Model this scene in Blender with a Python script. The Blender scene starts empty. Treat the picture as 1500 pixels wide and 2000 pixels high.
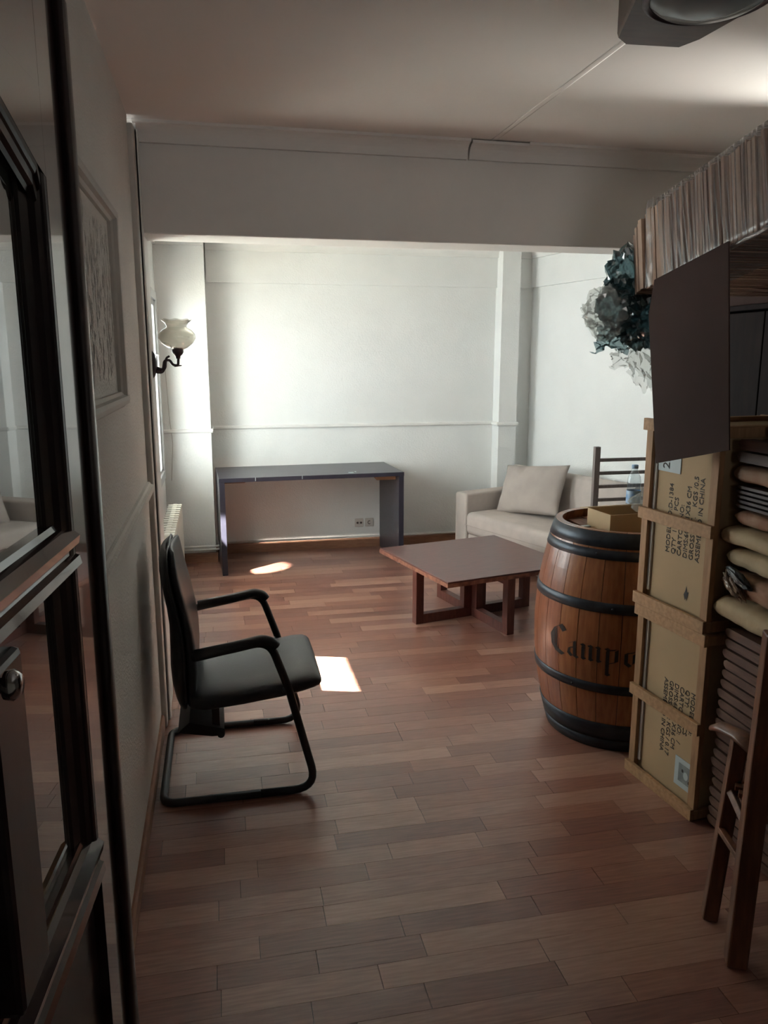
import bpy, bmesh, math, random
from mathutils import Vector, Matrix, noise
random.seed(7)
S = bpy.context.scene
COL = S.collection
PI = math.pi

# ------------------------------------------------------------------ camera
CAM_H = 1.68
yaw, pitch = math.radians(11.9), math.radians(11.2)
cd = bpy.data.cameras.new('camera'); cam = bpy.data.objects.new('camera', cd); COL.objects.link(cam)
cam.location = (0, 0, CAM_H)
cam.rotation_euler = (PI/2 - pitch, 0, -yaw)
cd.sensor_fit = 'HORIZONTAL'; cd.sensor_width = 36.0; cd.lens = 36.0*1520/1500
cd.clip_start = 0.02; cd.clip_end = 200
S.camera = cam

# ------------------------------------------------------------------ world, sun, exposure
w = bpy.data.worlds.new('world'); S.world = w; w.use_nodes = True
bg = w.node_tree.nodes['Background']
bg.inputs[0].default_value = (0.93, 0.96, 1.0, 1); bg.inputs[1].default_value = 13.0
S.view_settings.view_transform = 'Standard'; S.view_settings.look = 'None'
S.view_settings.exposure = 0.92; S.view_settings.gamma = 1.0
try: S.view_settings.use_curve_mapping = False
except Exception: pass

sd = bpy.data.lights.new('sun', 'SUN'); so = bpy.data.objects.new('sun', sd); COL.objects.link(so)
sun_dir = Vector((1.0, -0.30, -0.92))
so.rotation_euler = sun_dir.to_track_quat('-Z', 'Y').to_euler(); so.location = (-4, 6, 5)
sd.energy = 190.0; sd.angle = math.radians(0.6); sd.color = (1.0, 0.93, 0.86)

def lamp(kind, name, loc, direction, energy, color=(1,1,1), **kw):
    l = bpy.data.lights.new(name, kind); o = bpy.data.objects.new(name, l); COL.objects.link(o)
    o.location = loc; o.rotation_euler = Vector(direction).to_track_quat('-Z', 'Y').to_euler()
    l.energy = energy; l.color = color
    for k, v in kw.items(): setattr(l, k, v)
    return o
# unseen spot added outside for the floor patch under the desk, assumed reflected sun
lamp('SPOT', 'sun_glint', (-1.16, 5.12, 1.76), (1.49, 1.08, -1.76), 5500, (1, .93, .85), spot_size=math.radians(7.0), spot_blend=.5, shadow_soft_size=.02)
# unseen spot added at the right for the ceiling glow above the cartons
lamp('SPOT', 'added_side_glow', (3.0, 2.60, 2.29), (-1.0, 0.0, 0.40), 100, (1, .98, .9), spot_size=math.radians(34), spot_blend=1.0, shadow_soft_size=.06)
# unseen fill spot behind the camera, added to lift the beam and near ceiling
lamp('SPOT', 'near_room_fill', (1.0, -0.9, 1.9), (0.0, .8, .22), 30, (1, .95, .9), spot_size=math.radians(66), spot_blend=1.0, shadow_soft_size=.3)

# ------------------------------------------------------------------ materials
MATS = {}
def newmat(name):
    m = bpy.data.materials.new(name); m.use_nodes = True
    nt = m.node_tree; return m, nt, nt.nodes['Principled BSDF'], nt.nodes['Material Output']
def mat(name, col, rough=.5, metal=0, croughness=.25, col2=None, scale=8, stretch=(1,1,1), bump=0, bscale=60, coat=0, detail=4, spec=None, space='Object', bdist=.01):
    m, nt, b, out = newmat(name); N = nt.nodes; L = nt.links
    b.inputs['Roughness'].default_value = rough; b.inputs['Metallic'].default_value = metal
    b.inputs['Coat Weight'].default_value = coat; b.inputs['Coat Roughness'].default_value = croughness
    if spec is not None: b.inputs['Specular IOR Level'].default_value = spec
    b.inputs['Base Color'].default_value = (*col, 1)
    if space == 'World':
        src = N.new('ShaderNodeNewGeometry').outputs['Position']
    else:
        src = N.new('ShaderNodeTexCoord').outputs['Object']
    mp = N.new('ShaderNodeMapping'); L.new(src, mp.inputs[0]); mp.inputs['Scale'].default_value = stretch
    if col2:
        n = N.new('ShaderNodeTexNoise'); n.inputs['Scale'].default_value = scale; n.inputs['Detail'].default_value = detail
        L.new(mp.outputs[0], n.inputs[0])
        r = N.new('ShaderNodeValToRGB'); r.color_ramp.elements[0].position = .35; r.color_ramp.elements[1].position = .65
        r.color_ramp.elements[0].color = (*col, 1); r.color_ramp.elements[1].color = (*col2, 1)
        L.new(n.outputs[0], r.inputs[0]); L.new(r.outputs[0], b.inputs['Base Color'])
    if bump:
        n2 = N.new('ShaderNodeTexNoise'); n2.inputs['Scale'].default_value = bscale; n2.inputs['Detail'].default_value = 3
        L.new(mp.outputs[0], n2.inputs[0])
        bp = N.new('ShaderNodeBump'); bp.inputs['Strength'].default_value = bump; bp.inputs['Distance'].default_value = bdist
        L.new(n2.outputs[0], bp.inputs['Height']); L.new(bp.outputs[0], b.inputs['Normal'])
    MATS[name] = m
    return m
def glassmat(name, tint, refl_rough=.02, alpha=.9, ior=1.5, base=None, spec_mul=1.0):
    """thin sheet: transparent + fresnel gloss (+ a little diffuse)"""
    m, nt, b, out = newmat(name); N = nt.nodes; L = nt.links
    t = N.new('ShaderNodeBsdfTransparent'); t.inputs[0].default_value = (*tint, 1)
    g = N.new('ShaderNodeBsdfGlossy'); g.inputs['Roughness'].default_value = refl_rough
    fr = N.new('ShaderNodeFresnel'); fr.inputs[0].default_value = ior
    gm = N.new('ShaderNodeNewGeometry'); mi = N.new('ShaderNodeMix'); mi.inputs[2].default_value = ior; mi.inputs[3].default_value = 1/ior
    L.new(gm.outputs['Backfacing'], mi.inputs[0]); L.new(mi.outputs[0], fr.inputs[0])
    last = t.outputs[0]
    if alpha < 1:
        d = N.new('ShaderNodeBsdfDiffuse'); d.inputs[0].default_value = (*(base or tint), 1)
        tr = N.new('ShaderNodeBsdfTranslucent'); tr.inputs[0].default_value = (*(base or tint), 1)
        dm = N.new('ShaderNodeMixShader'); dm.inputs[0].default_value = .5; L.new(d.outputs[0], dm.inputs[1]); L.new(tr.outputs[0], dm.inputs[2])
        mx = N.new('ShaderNodeMixShader'); mx.inputs[0].default_value = 1-alpha
        L.new(last, mx.inputs[1]); L.new(dm.outputs[0], mx.inputs[2]); last = mx.outputs[0]
    mm = N.new('ShaderNodeMath'); mm.operation = 'MULTIPLY'; mm.inputs[1].default_value = spec_mul; mm.use_clamp = True
    L.new(fr.outputs[0], mm.inputs[0])
    mx2 = N.new('ShaderNodeMixShader'); L.new(mm.outputs[0], mx2.inputs[0]); L.new(last, mx2.inputs[1]); L.new(g.outputs[0], mx2.inputs[2])
    L.new(mx2.outputs[0], out.inputs[0]); nt.nodes.remove(b)
    MATS[name] = m
    return m

M = {}
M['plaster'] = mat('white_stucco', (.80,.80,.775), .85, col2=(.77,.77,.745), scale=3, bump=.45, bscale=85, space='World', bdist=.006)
M['plaster_near'] = mat('dimmed_white_stucco', (.70,.68,.64), .85, col2=(.66,.64,.60), scale=3, bump=.9, bscale=110, space='World', bdist=.006)  # the dimmer light on the near walls is mixed into this grey
M['smooth_plaster'] = mat('smooth_plaster', (.74,.72,.695), .9, col2=(.71,.685,.66), scale=1.5, bump=.1, bscale=60, space='World', bdist=.004)
M['beam_paint'] = mat('beam_paint', (.78,.765,.74), .85, col2=(.74,.725,.70), scale=1.2, bump=.15, bscale=70, space='World', bdist=.004)
M['trim_white'] = mat('trim_white', (.78,.77,.74), .6, col2=(.74,.73,.70), scale=5)
M['trim_grey'] = mat('trim_grey', (.58,.55,.51), .7, col2=(.54,.51,.47), scale=5, space='World')
M['skirting'] = mat('skirting_wood', (.33,.17,.10), .45, col2=(.25,.12,.07), scale=6, stretch=(2,2,20), space='World')
M['pipe'] = mat('pipe_paint', (.7,.68,.64), .45, col2=(.62,.6,.56), scale=12)
M['subfloor'] = mat('floor_joint', (.05,.022,.015), .7, col2=(.04,.02,.014), scale=5)
M['aluminium'] = mat('aluminium', (.50,.50,.50), .35, .6, col2=(.46,.46,.46), scale=4)
M['dark_outside'] = mat('exterior_render', (.6,.56,.5), .9, col2=(.55,.52,.46), scale=3, space='World')
def plankmat(i, c, c2):
    m = mat('plank_%d' % i, c, .34, col2=c2, coat=.6, croughness=.3, scale=7, stretch=(1.3,16,1), bump=.12, bscale=30, space='World', detail=6, bdist=.002, spec=.5)
    return m
PC = [((.34,.150,.098),(.245,.100,.064)), ((.40,.205,.14),(.31,.145,.098)), ((.27,.112,.074),(.20,.08,.054)), ((.36,.175,.118),(.26,.115,.078)),
      ((.26,.108,.074),(.18,.07,.050)), ((.42,.225,.155),(.34,.165,.112)), ((.31,.128,.088),(.225,.092,.062))]
PLANK = [plankmat(i, [a[0]*1.04, a[1]*1.10, a[2]*1.16], [b[0]*1.05, b[1]*1.14, b[2]*1.22]) for i, (a, b) in enumerate(PC)]
M['black_leather'] = mat('black_leather', (.035,.036,.042), .36, col2=(.022,.023,.027), scale=5, bump=.12, bscale=180, bdist=.003)
M['black_plastic'] = mat('black_plastic', (.02,.02,.022), .45, col2=(.014,.014,.016), scale=5, bump=.08, bscale=250, bdist=.002)
M['black_metal'] = mat('black_metal', (.022,.022,.025), .38, .3, col2=(.016,.016,.018), scale=8)
M['desk'] = mat('dark_laminate', (.055,.05,.062), .34, col2=(.036,.033,.042), scale=5, stretch=(1,12,12))  # lightened towards purple-grey to carry the haze over the desk
M['desk_edge'] = mat('laminate_edge', (.04,.037,.055), .4, col2=(.03,.028,.042), scale=6)
M['raw_wood'] = mat('raw_wood', (.38,.2,.11), .6, col2=(.3,.15,.08), scale=8, stretch=(1,8,8))
M['mahogany'] = mat('mahogany', (.125,.042,.034), .3, col2=(.082,.027,.023), scale=5, stretch=(1.5,14,14), coat=.15, detail=6)
M['mahogany_leg'] = mat('mahogany_leg', (.15,.05,.036), .38, col2=(.095,.03,.024), scale=6, stretch=(12,12,2))
M['worn_edge'] = mat('worn_edge', (.34,.15,.09), .5, col2=(.16,.06,.04), scale=25)
M['sofa'] = mat('beige_fabric', (.47,.41,.37), .95, col2=(.42,.365,.33), scale=9, bump=.25, bscale=420, bdist=.002)
M['pillow'] = mat('taupe_fabric', (.40,.345,.31), .95, col2=(.355,.305,.275), scale=7, bump=.25, bscale=380, bdist=.002)
M['grey_wood'] = mat('grey_brown_wood', (.20,.165,.15), .5, col2=(.16,.13,.115), scale=8, stretch=(8,8,1))
M['oak'] = mat('varnished_oak', (.39,.15,.055), .36, col2=(.29,.10,.035), scale=7, stretch=(10,10,1.2), coat=.25, detail=6)
M['oak_b'] = mat('varnished_oak_red', (.31,.10,.042), .36, col2=(.22,.068,.028), scale=7, stretch=(10,10,1.2), coat=.25, detail=6)
M['hoop'] = mat('hoop_iron', (.045,.055,.07), .42, .55, col2=(.03,.034,.042), scale=14, bump=.15, bscale=40, bdist=.003)
M['head_wood'] = mat('barrel_head_wood', (.27,.13,.08), .6, col2=(.18,.085,.052), scale=8, stretch=(12,1.5,1))
M['stencil'] = mat('stencil_paint', (.012,.012,.014), .5, col2=(.03,.025,.02), scale=60)
M['pine'] = mat('crate_pine', (.47,.28,.14), .7, col2=(.36,.205,.10), scale=7, stretch=(2,9,9), detail=5)
M['pine_v'] = mat('crate_pine_upright', (.44,.255,.13), .7, col2=(.33,.185,.09), scale=7, stretch=(9,9,1.5), detail=5)
M['kraft'] = mat('kraft_carton', (.49,.345,.195), .8, col2=(.45,.315,.175), scale=3, bump=.06, bscale=50)
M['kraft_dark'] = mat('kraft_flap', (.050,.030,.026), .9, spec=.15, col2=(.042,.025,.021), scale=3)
M['kraft_edge'] = [mat('kraft_sheet_%d' % i, c, .8, col2=[v*.85 for v in c], scale=9, stretch=(2,2,1)) for i, c in enumerate([(.36,.235,.17), (.29,.18,.13), (.43,.30,.225), (.23,.13,.09)])]
M['ink'] = mat('print_ink', (.035,.03,.028), .7, col2=(.06,.05,.04), scale=40)
M['paper'] = mat('white_paper', (.55,.62,.63), .7, col2=(.5,.57,.58), scale=8)
M['sticker_grey'] = mat('sticker_print', (.17,.2,.2), .7, col2=(.3,.33,.33), scale=18)
M['foam'] = mat('cream_foam_wrap', (.52,.41,.25), .75, col2=(.42,.31,.18), scale=7, bump=.4, bscale=25, bdist=.01)
M['foam_red'] = mat('stained_foam_wrap', (.36,.235,.15), .75, col2=(.26,.115,.06), scale=9, bump=.4, bscale=25, bdist=.01)
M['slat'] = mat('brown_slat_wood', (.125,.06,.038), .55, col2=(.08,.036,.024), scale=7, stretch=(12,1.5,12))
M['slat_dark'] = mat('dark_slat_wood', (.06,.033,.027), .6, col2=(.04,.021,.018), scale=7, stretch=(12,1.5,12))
M['chair_wood'] = mat('front_chair_wood', (.20,.078,.036), .4, col2=(.13,.048,.024), scale=6, stretch=(10,10,1.2), coat=.2)
M['screw'] = mat('dark_screw', (.02,.015,.015), .4, .5, col2=(.03,.02,.02), scale=20)
M['door_wood'] = mat('dark_door_wood', (.045,.016,.014), .16, croughness=.035, col2=(.028,.010,.010), scale=5, stretch=(10,10,1.0), coat=1.0, detail=5)
M['door_wood_matt'] = mat('dark_door_moulding', (.030,.014,.015), .3, col2=(.02,.01,.011), scale=5, stretch=(10,10,1.0))
M['lamp_wood'] = mat('lamp_wood', (.075,.038,.028), .4, col2=(.05,.025,.019), scale=6, stretch=(2,9,9))
M['lamp_disc'] = mat('lamp_glass_disc', (.08,.09,.095), .2, col2=(.11,.12,.125), scale=4)
M['bronze'] = mat('dark_bronze', (.07,.055,.065), .4, .6, col2=(.045,.035,.04), scale=20)
M['socket'] = mat('socket_plate', (.6,.55,.5), .5, col2=(.55,.5,.46), scale=10)
M['socket_dark'] = mat('socket_dark', (.12,.09,.08), .5, col2=(.1,.08,.07), scale=10)
M['radiator'] = mat('radiator_enamel', (.80,.78,.70), .4, col2=(.76,.74,.66), scale=5)
M['chrome'] = mat('chrome', (.6,.6,.6), .15, 1.0, col2=(.5,.5,.5), scale=4)
M['wardrobe'] = mat('shade_dark_cabinet', (.014,.009,.008), .75, spec=.1, col2=(.009,.006,.006), scale=5, stretch=(8,8,1))  # near-black base stands in for the shade behind the stack
M['tape'] = mat('brown_tape', (.13,.07,.045), .15, col2=(.3,.2,.13), scale=12, bump=.5, bscale=35, bdist=.01)
M['label_blue'] = mat('bottle_label_blue', (.10,.28,.55), .4, col2=(.5,.6,.7), scale=25)
M['paint_mark'] = mat('dark_marks', (.01,.01,.01), .6, col2=(.015,.012,.012), scale=30)
M['glint'] = mat('red_foil', (.5,.08,.08), .2, .5, col2=(.7,.5,.5), scale=40)
M['pane'] = glassmat('window_pane', (.93,.97,.96))
M['door_glass'] = glassmat('door_glass', (.40,.42,.41), .012, spec_mul=1.7, ior=2.4)
M['film_clear'] = glassmat('clear_film', (.95,.96,.95), .15, .82, base=(.75,.75,.72), spec_mul=1.0)
M['film_green'] = glassmat('green_film', (.36,.46,.48), .16, .78, base=(.07,.12,.13), spec_mul=2.6)
M['film_wrap'] = glassmat('stretch_wrap', (.92,.91,.91), .3, .84, base=(.55,.51,.50), spec_mul=1.3)
M['shade_glass'] = glassmat('champagne_glass', (.80,.78,.72), .1, .72, base=(.40,.36,.31), spec_mul=2.0)
M['bottle'] = glassmat('clear_bottle', (.88,.92,.94), .03, .92, base=(.7,.75,.8), spec_mul=1.5)

# ------------------------------------------------------------------ mesh helpers
class MB:
    def __init__(s): s.bm = bmesh.new()
    def box(s, x0, x1, y0, y1, z0, z1, bev=0, seg=2, mtx=None, smooth=False):
        r = bmesh.ops.create_cube(s.bm, size=1)
        vs = r['verts']
        bmesh.ops.scale(s.bm, vec=(abs(x1-x0), abs(y1-y0), abs(z1-z0)), verts=vs)
        bmesh.ops.translate(s.bm, vec=((x0+x1)/2, (y0+y1)/2, (z0+z1)/2), verts=vs)
        if bev:
            es = list({e for v in vs for e in v.link_edges})
            rr = bmesh.ops.bevel(s.bm, geom=es, offset=bev, segments=seg, profile=.5, affect='EDGES')
            vs = list(set(v for v in rr['verts']) | set(v for v in vs if v.is_valid))
            if smooth:
                for f in {f for v in vs for f in v.link_faces}: f.smooth = True
        if mtx is not None: bmesh.ops.transform(s.bm, matrix=mtx, verts=vs)
        return s
    def rings(s, rings, closed=True, cap=True, smooth=True, loop=False):
        vr = [[s.bm.verts.new(p) for p in r] for r in rings]
        n = len(vr[0]); pairs = list(zip(vr, vr[1:]))
        if loop: pairs.append((vr[-1], vr[0]))
        for a, b in pairs:
            for i in range(n if closed else n-1):
                j = (i+1) % n
                try:
                    f = s.bm.faces.new((a[i], a[j], b[j], b[i])); f.smooth = smooth
                except Exception: pass
        if cap and closed and not loop:
            s.bm.faces.new(list(reversed(vr[0]))); s.bm.faces.new(vr[-1])
        return s
    def tube(s, pts, r, n=10, cap=True, sx=1.0, sy=1.0, loop=False):
        pts = [Vector(p) for p in pts]; N = len(pts); out = []
        prev = None
        for i, p in enumerate(pts):
            if loop: t = (pts[(i+1) % N]-pts[i-1])
            elif i == 0: t = pts[1]-p
            elif i == N-1: t = p-pts[i-1]
            else: t = (pts[i+1]-p).normalized()+(p-pts[i-1]).normalized()
            t.normalize()
            if prev is None:
                ref = Vector((0,0,1)) if abs(t.z) < .9 else Vector((0,1,0))
                u = t.cross(ref).normalized()
            else:
                u = (prev - t*prev.dot(t)).normalized()
            prev = u; v = t.cross(u)
            rr = r[i] if isinstance(r, (list, tuple)) else r
            out.append([p + u*(rr*sx*math.cos(2*PI*k/n)) + v*(rr*sy*math.sin(2*PI*k/n)) for k in range(n)])
        return s.rings(out, cap=cap, loop=loop)
    def lathe(s, prof, c=(0,0,0), n=32, cap=False, wave=0, wn=8):
        rs = []
        for k, pr_ in enumerate(prof):
            r, z = pr_[0], pr_[1]; wv = pr_[2] if len(pr_) > 2 else 0
            rs.append([(c[0]+(r+wv*math.cos(wn*2*PI*i/n))*math.cos(2*PI*i/n), c[1]+(r+wv*math.cos(wn*2*PI*i/n))*math.sin(2*PI*i/n), c[2]+z+wv*.6*math.cos(wn*2*PI*i/n)) for i in range(n)])
        return s.rings(rs, cap=cap)
    def poly(s, pts, smooth=False):
        f = s.bm.faces.new([s.bm.verts.new(p) for p in pts]); f.smooth = smooth; return s
    def prism(s, pts, d):
        d = Vector(d); a = [s.bm.verts.new(p) for p in pts]; b = [s.bm.verts.new(Vector(p)+d) for p in pts]
        n = len(a); s.bm.faces.new(a); s.bm.faces.new(list(reversed(b)))
        for i in range(n): s.bm.faces.new((a[i], b[i], b[(i+1) % n], a[(i+1) % n]))
        return s
    def mesh(s, name):
        bmesh.ops.recalc_face_normals(s.bm, faces=s.bm.faces)
        me = bpy.data.meshes.new(name); s.bm.to_mesh(me); s.bm.free(); return me
    def build(s, name, m, parent=None, **props):
        return put(name, s.mesh(name), m, parent, **props)
def put(name, me, m, parent=None, **props):
    o = bpy.data.objects.new(name, me); COL.objects.link(o)
    if m is not None and len(me.materials) == 0: me.materials.append(m)
    if parent: o.parent = parent
    for k, v in props.items(): o[k] = v
    return o
def box(name, m, b, parent=None, bev=0, seg=2, smooth=False, **p):
    return MB().box(*b, bev=bev, seg=seg, smooth=smooth).build(name, m, parent, **p)
def thing(name, label, cat, loc=(0,0,0), rz=0, group=None, rot=None):
    o = bpy.data.objects.new(name, None); COL.objects.link(o); o.empty_display_size = .1
    o.location = loc; o.rotation_euler = rot or (0,0,rz); o['label'] = label; o['category'] = cat
    if group: o['group'] = group
    return o
def tag(o, label, cat, group=None):
    o['label'] = label; o['category'] = cat
    if group: o['group'] = group
    return o
def copy_tree(o, parent=None):
    c = o.copy(); COL.objects.link(c); c.parent = parent
    for ch in [x for x in bpy.data.objects if x.parent == o]: copy_tree(ch, c)
    return c
def struct(name, m, b, **k): return box(name, m, b, kind='structure', **k)
def arc(c, r, a0, a1, n, plane='xz'):
    out = []
    for i in range(n+1):
        a = math.radians(a0+(a1-a0)*i/n); u, v = r*math.cos(a), r*math.sin(a)
        out.append((c[0]+u, c[1], c[2]+v) if plane == 'xz' else (c[0]+u, c[1]+v, c[2]))
    return out
def fillet(pts, r, n=5):
    """round the inner corners of a polyline"""
    P = [Vector(p) for p in pts]; out = [P[0]]
    for i in range(1, len(P)-1):
        a, b, c = P[i-1], P[i], P[i+1]; u = (a-b).normalized(); v = (c-b).normalized()
        rr = r[i] if isinstance(r, dict) and i in r else (r.get(0, .05) if isinstance(r, dict) else r)
        ang = u.angle(v); d = min(rr/math.tan(ang/2), (a-b).length*.49, (c-b).length*.49)
        p0, p1 = b+u*d, b+v*d
        for k in range(n+1):
            t = k/n; out.append(p0*(1-t)**2 + b*2*t*(1-t) + p1*t*t)
    out.append(P[-1]); return out
def textmesh(txt, size, name='lettering', ext=.0006, shear=0):
    cu = bpy.data.curves.new('t', 'FONT'); cu.body = txt; cu.size = size; cu.extrude = ext; cu.shear = shear
    cu.resolution_u = 2
    o = bpy.data.objects.new('t', cu); COL.objects.link(o)
    dg = bpy.context.evaluated_depsgraph_get()
    me = bpy.data.meshes.new_from_object(o.evaluated_get(dg)); me.name = name
    bpy.data.objects.remove(o); bpy.data.curves.remove(cu)
    return me
def crumple(name, m, center, rad, seed, amp=.35, sub=4, parent=None, freq=2.2, **p):
    bm = bmesh.new(); bmesh.ops.create_icosphere(bm, subdivisions=sub, radius=1)
    for v in bm.verts:
        d = v.co.normalized()
        q = d*freq + Vector((seed*3.1, seed*1.7, seed))
        n1 = abs(noise.noise(q)); n2 = abs(noise.noise(q*2.3)); n3 = abs(noise.noise(q*5.1))
        k = 1 + amp*(1.2-3.2*n1) + amp*.7*(.4-2*n2) + amp*.45*(.3-1.8*n3)
        v.co = Vector((d.x*rad[0]*k, d.y*rad[1]*k, d.z*rad[2]*k)) + Vector(center)
    me = bpy.data.meshes.new(name); bm.to_mesh(me); bm.free()
    return put(name, me, m, parent, **p)

# ------------------------------------------------------------------ room shell
CZ = 2.635
LX, FLX = -.315, -.45
FY = 6.76
def rwx(y): return 2.78 + .2*(6.75-y)

fl = struct('floor', M['subfloor'], (-.8, 4.6, -1.2, 7.0, -.12, -.006))
# laminate strips laid across the room
PW = .09
strips = []
rnd = random.Random(3)
row = 0; y = -0.02
while y < FY-.01:
    x = -.46 - rnd.random()*.45
    while x < rwx(y)-.02:
        L = rnd.choice([.30,.36,.42,.50,.60,.68]) * (0.9+.2*rnd.random())
        x1 = min(x+L, rwx(y)+.05)
        strips.append((max(x, -.47), x1, y, min(y+PW, FY), rnd.randrange(len(PLANK))))
        x += L
    y += PW; row += 1
def vis(sx):
    x0, x1, y0, y1, _ = sx
    ym = (y0+y1)/2; xm = (x0+x1)/2
    if ym < 1.75: return False
    if xm > ym*.62+.25 or x1 < -.34+(-.1 if ym > 3.8 else 0): return False
    if ym < 3.3 and xm > 1.85: return False
    return True
cand = sorted([s for s in strips if vis(s) and s[1] > -.3], key=lambda s: s[2])
nearset = set(cand[:300])
unit = []
for m in PLANK:
    b = MB(); b.box(-.5, .5, -.5, .5, -.5, .5); me = b.mesh('plank'); me.materials.append(m); unit.append(me)
for s in cand[:300]:
    o = put('plank', unit[s[4]], None, fl)
    g = .0009
    o.location = ((s[0]+s[1])/2, (s[2]+s[3])/2, -.003+rnd.uniform(-.0003, 0)); o.scale = (s[1]-s[0]-g*2, s[3]-s[2]-g, .006)
b = MB(); idx = []
for s in strips:
    if s in nearset: continue
    b.box(s[0]+.0009, s[1]-.0009, s[2]+.0005, s[3]-.0005, -.006, 0)
    idx += [s[4]]*6
me = b.mesh('planking')
for m in PLANK: me.materials.append(m)
for f, i in zip(me.polygons, idx): f.material_index = i
put('planking', me, None, fl, kind='stuff')

struct('ceiling', M['smooth_plaster'], (-.8, 4.6, -1.2, 7.0, CZ, CZ+.12))
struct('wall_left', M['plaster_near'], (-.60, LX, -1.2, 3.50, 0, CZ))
struct('wall_left_pier', M['plaster'], (-.65, -.287, 3.56, 3.86, 0, CZ))
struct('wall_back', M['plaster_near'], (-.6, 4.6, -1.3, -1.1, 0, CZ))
struct('wall_far', M['plaster'], (-.8, 3.2, FY, FY+.15, 0, CZ))
struct('wall_far_frieze', M['plaster'], (-.06, 2.78, FY-.028, FY, 2.285, CZ))
struct('wall_far_pilaster_left', M['plaster'], (FLX, -.070, 6.485, FY, 0, CZ))
struct('wall_far_pilaster_right', M['plaster'], (2.435, 2.60, 6.60, FY, 0, CZ))
b = MB(); b.prism([(rwx(7.1), 7.1, 0), (rwx(-1.2), -1.2, 0), (rwx(-1.2)+.2, -1.2, 0), (rwx(7.1)+.2, 7.1, 0)], (0,0,CZ))
b.build('wall_right', M['plaster'], kind='structure')
b = MB(); b.prism([(rwx(6.76)-.03, 6.76, 2.29), (rwx(3.86)-.03, 3.86, 2.29), (rwx(3.86), 3.86, 2.29), (rwx(6.76), 6.76, 2.29)], (0,0,CZ-2.29))
b.build('wall_right_frieze', M['plaster'], kind='structure')
bm_ = struct('wall_beam', M['beam_paint'], (-.45, rwx(3.7), 3.62, 3.84, 2.20, CZ), bev=.006)
# lower strip of the beam catches the light of the far room
# far left wall with the two window openings
WA, WB = (3.955, 4.56), (5.25, 6.24); Z0, Z1 = .80, 2.12
for nm, bb in (('a', (3.86, WA[0])), ('b', (WA[1], WB[0])), ('c', (WB[1], FY))):
    struct('wall_left_far', M['plaster'], (FLX-.2, FLX, bb[0], bb[1], 0, CZ))
for W_ in (WA, WB):
    struct('wall_left_far', M['plaster'], (FLX-.2, FLX, W_[0], W_[1], 0, Z0))
    struct('wall_left_far', M['plaster'], (FLX-.2, FLX, W_[0], W_[1], Z1, CZ))
# unseen slab and screen added outside to trim the sun to one patch
struct('outside_sun_blocker_slab', M['dark_outside'], (-2.215, -.66, 3.3, 7.4, 2.62, 2.78))
struct('outside_sun_blocker_screen', M['dark_outside'], (-2.23, -2.20, 5.30, 7.2, 2.15, 2.62))
b = MB(); b.box(-12, -2.6, -8, 20, -3.2, -3.0); b.build('ground_outside', M['dark_outside'], kind='structure')

def window(idx, y0, y1, leaves):
    wn = bpy.data.objects.new('window_%d' % idx, None); COL.objects.link(wn); wn['kind'] = 'structure'; wn.location = (FLX, y0, Z0)
    X0, X1 = -.055, .022
    H = Z1-Z0; W = y1-y0
    for nm, bb in (('frame', (X0, X1, -.045, .02, -.045, H+.045)), ('frame', (X0, X1, W-.02, W+.045, -.045, H+.045)),
                   ('frame', (X0, X1, .02, W-.02, H-.02, H+.045)), ('frame', (X0, X1, .02, W-.02, -.045, .02))):
        box(nm, M['aluminium'], bb, wn, bev=.004)
    lw = (W-.04)/leaves
    for i in range(leaves):
        a = .02+i*lw
        sash = MB()
        for bb in ((a, a+.04, .02, H-.02), (a+lw-.04, a+lw, .02, H-.02), (a+.04, a+lw-.04, .015, .04), (a+.04, a+lw-.04, H-.06, H-.02)):
            sash.box(X0+.012, X1-.016, bb[0], bb[1], bb[2], bb[3], bev=.003)
        so_ = sash.build('sash', M['aluminium'], wn)
        box('pane', M['pane'], (X0+.03, X0+.034, a+.038, a+lw-.038, .038, H-.058), so_)
    MB().tube([(X1-.01, W/2, .9), (X1+.03, W/2, .9), (X1+.03, W/2, .78)], .009, 8).build('handle', M['aluminium'], wn)
window(1, WA[0], WA[1], 1)
window(2, WB[0], WB[1], 2)
for (y0, y1) in (WA, WB):
    l = bpy.data.lights.new('window_portal', 'AREA'); l.shape = 'RECTANGLE'; l.size = Z1-Z0; l.size_y = y1-y0
    l.cycles.is_portal = True
    o = bpy.data.objects.new('window_portal', l); COL.objects.link(o); o.location = (FLX-.21, (y0+y1)/2, (Z0+Z1)/2); o.rotation_euler = (0, -PI/2, 0)

# ---- trims
tn = [0]
def trim(mb, m, name='trim'):
    tn[0] += 1
    return mb.build('%s_%d' % (name, tn[0]), m, kind='structure')
def rail(p0, p1, out, h=.034, d=.02, m=None, name='trim'):
    """half-round moulding from p0 to p1 (centre line on the wall), out = unit vector off the wall"""
    p0, p1, out = Vector(p0), Vector(p1), Vector(out); up = Vector((0,0,1)) if abs((p1-p0).normalized().z) < .5 else (p1-p0).normalized().cross(out)
    prof = [(-.5,0), (-.5,.35), (-.32,.55), (-.25,.95), (0,1.0), (.25,.95), (.32,.55), (.5,.35), (.5,0)]
    rs = [[p + up*(a*h) + out*(c*d) for a, c in prof] for p in (p0, p1)]
    mb = MB(); mb.rings(rs, smooth=False); return trim(mb, m or M['trim_white'], name)
DZ = 1.10
rail((-.07, FY, DZ), (2.435, FY, DZ), (0,-1,0))
rail((FLX, 6.485, DZ), (-.055, 6.485, DZ), (0,-1,0)); rail((-.07, 6.47, DZ), (-.07, FY, DZ), (1,0,0))
rail((2.42, 6.60, DZ), (2.615, 6.60, DZ), (0,-1,0)); rail((2.435, 6.59, DZ), (2.435, FY, DZ), (-1,0,0))
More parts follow.
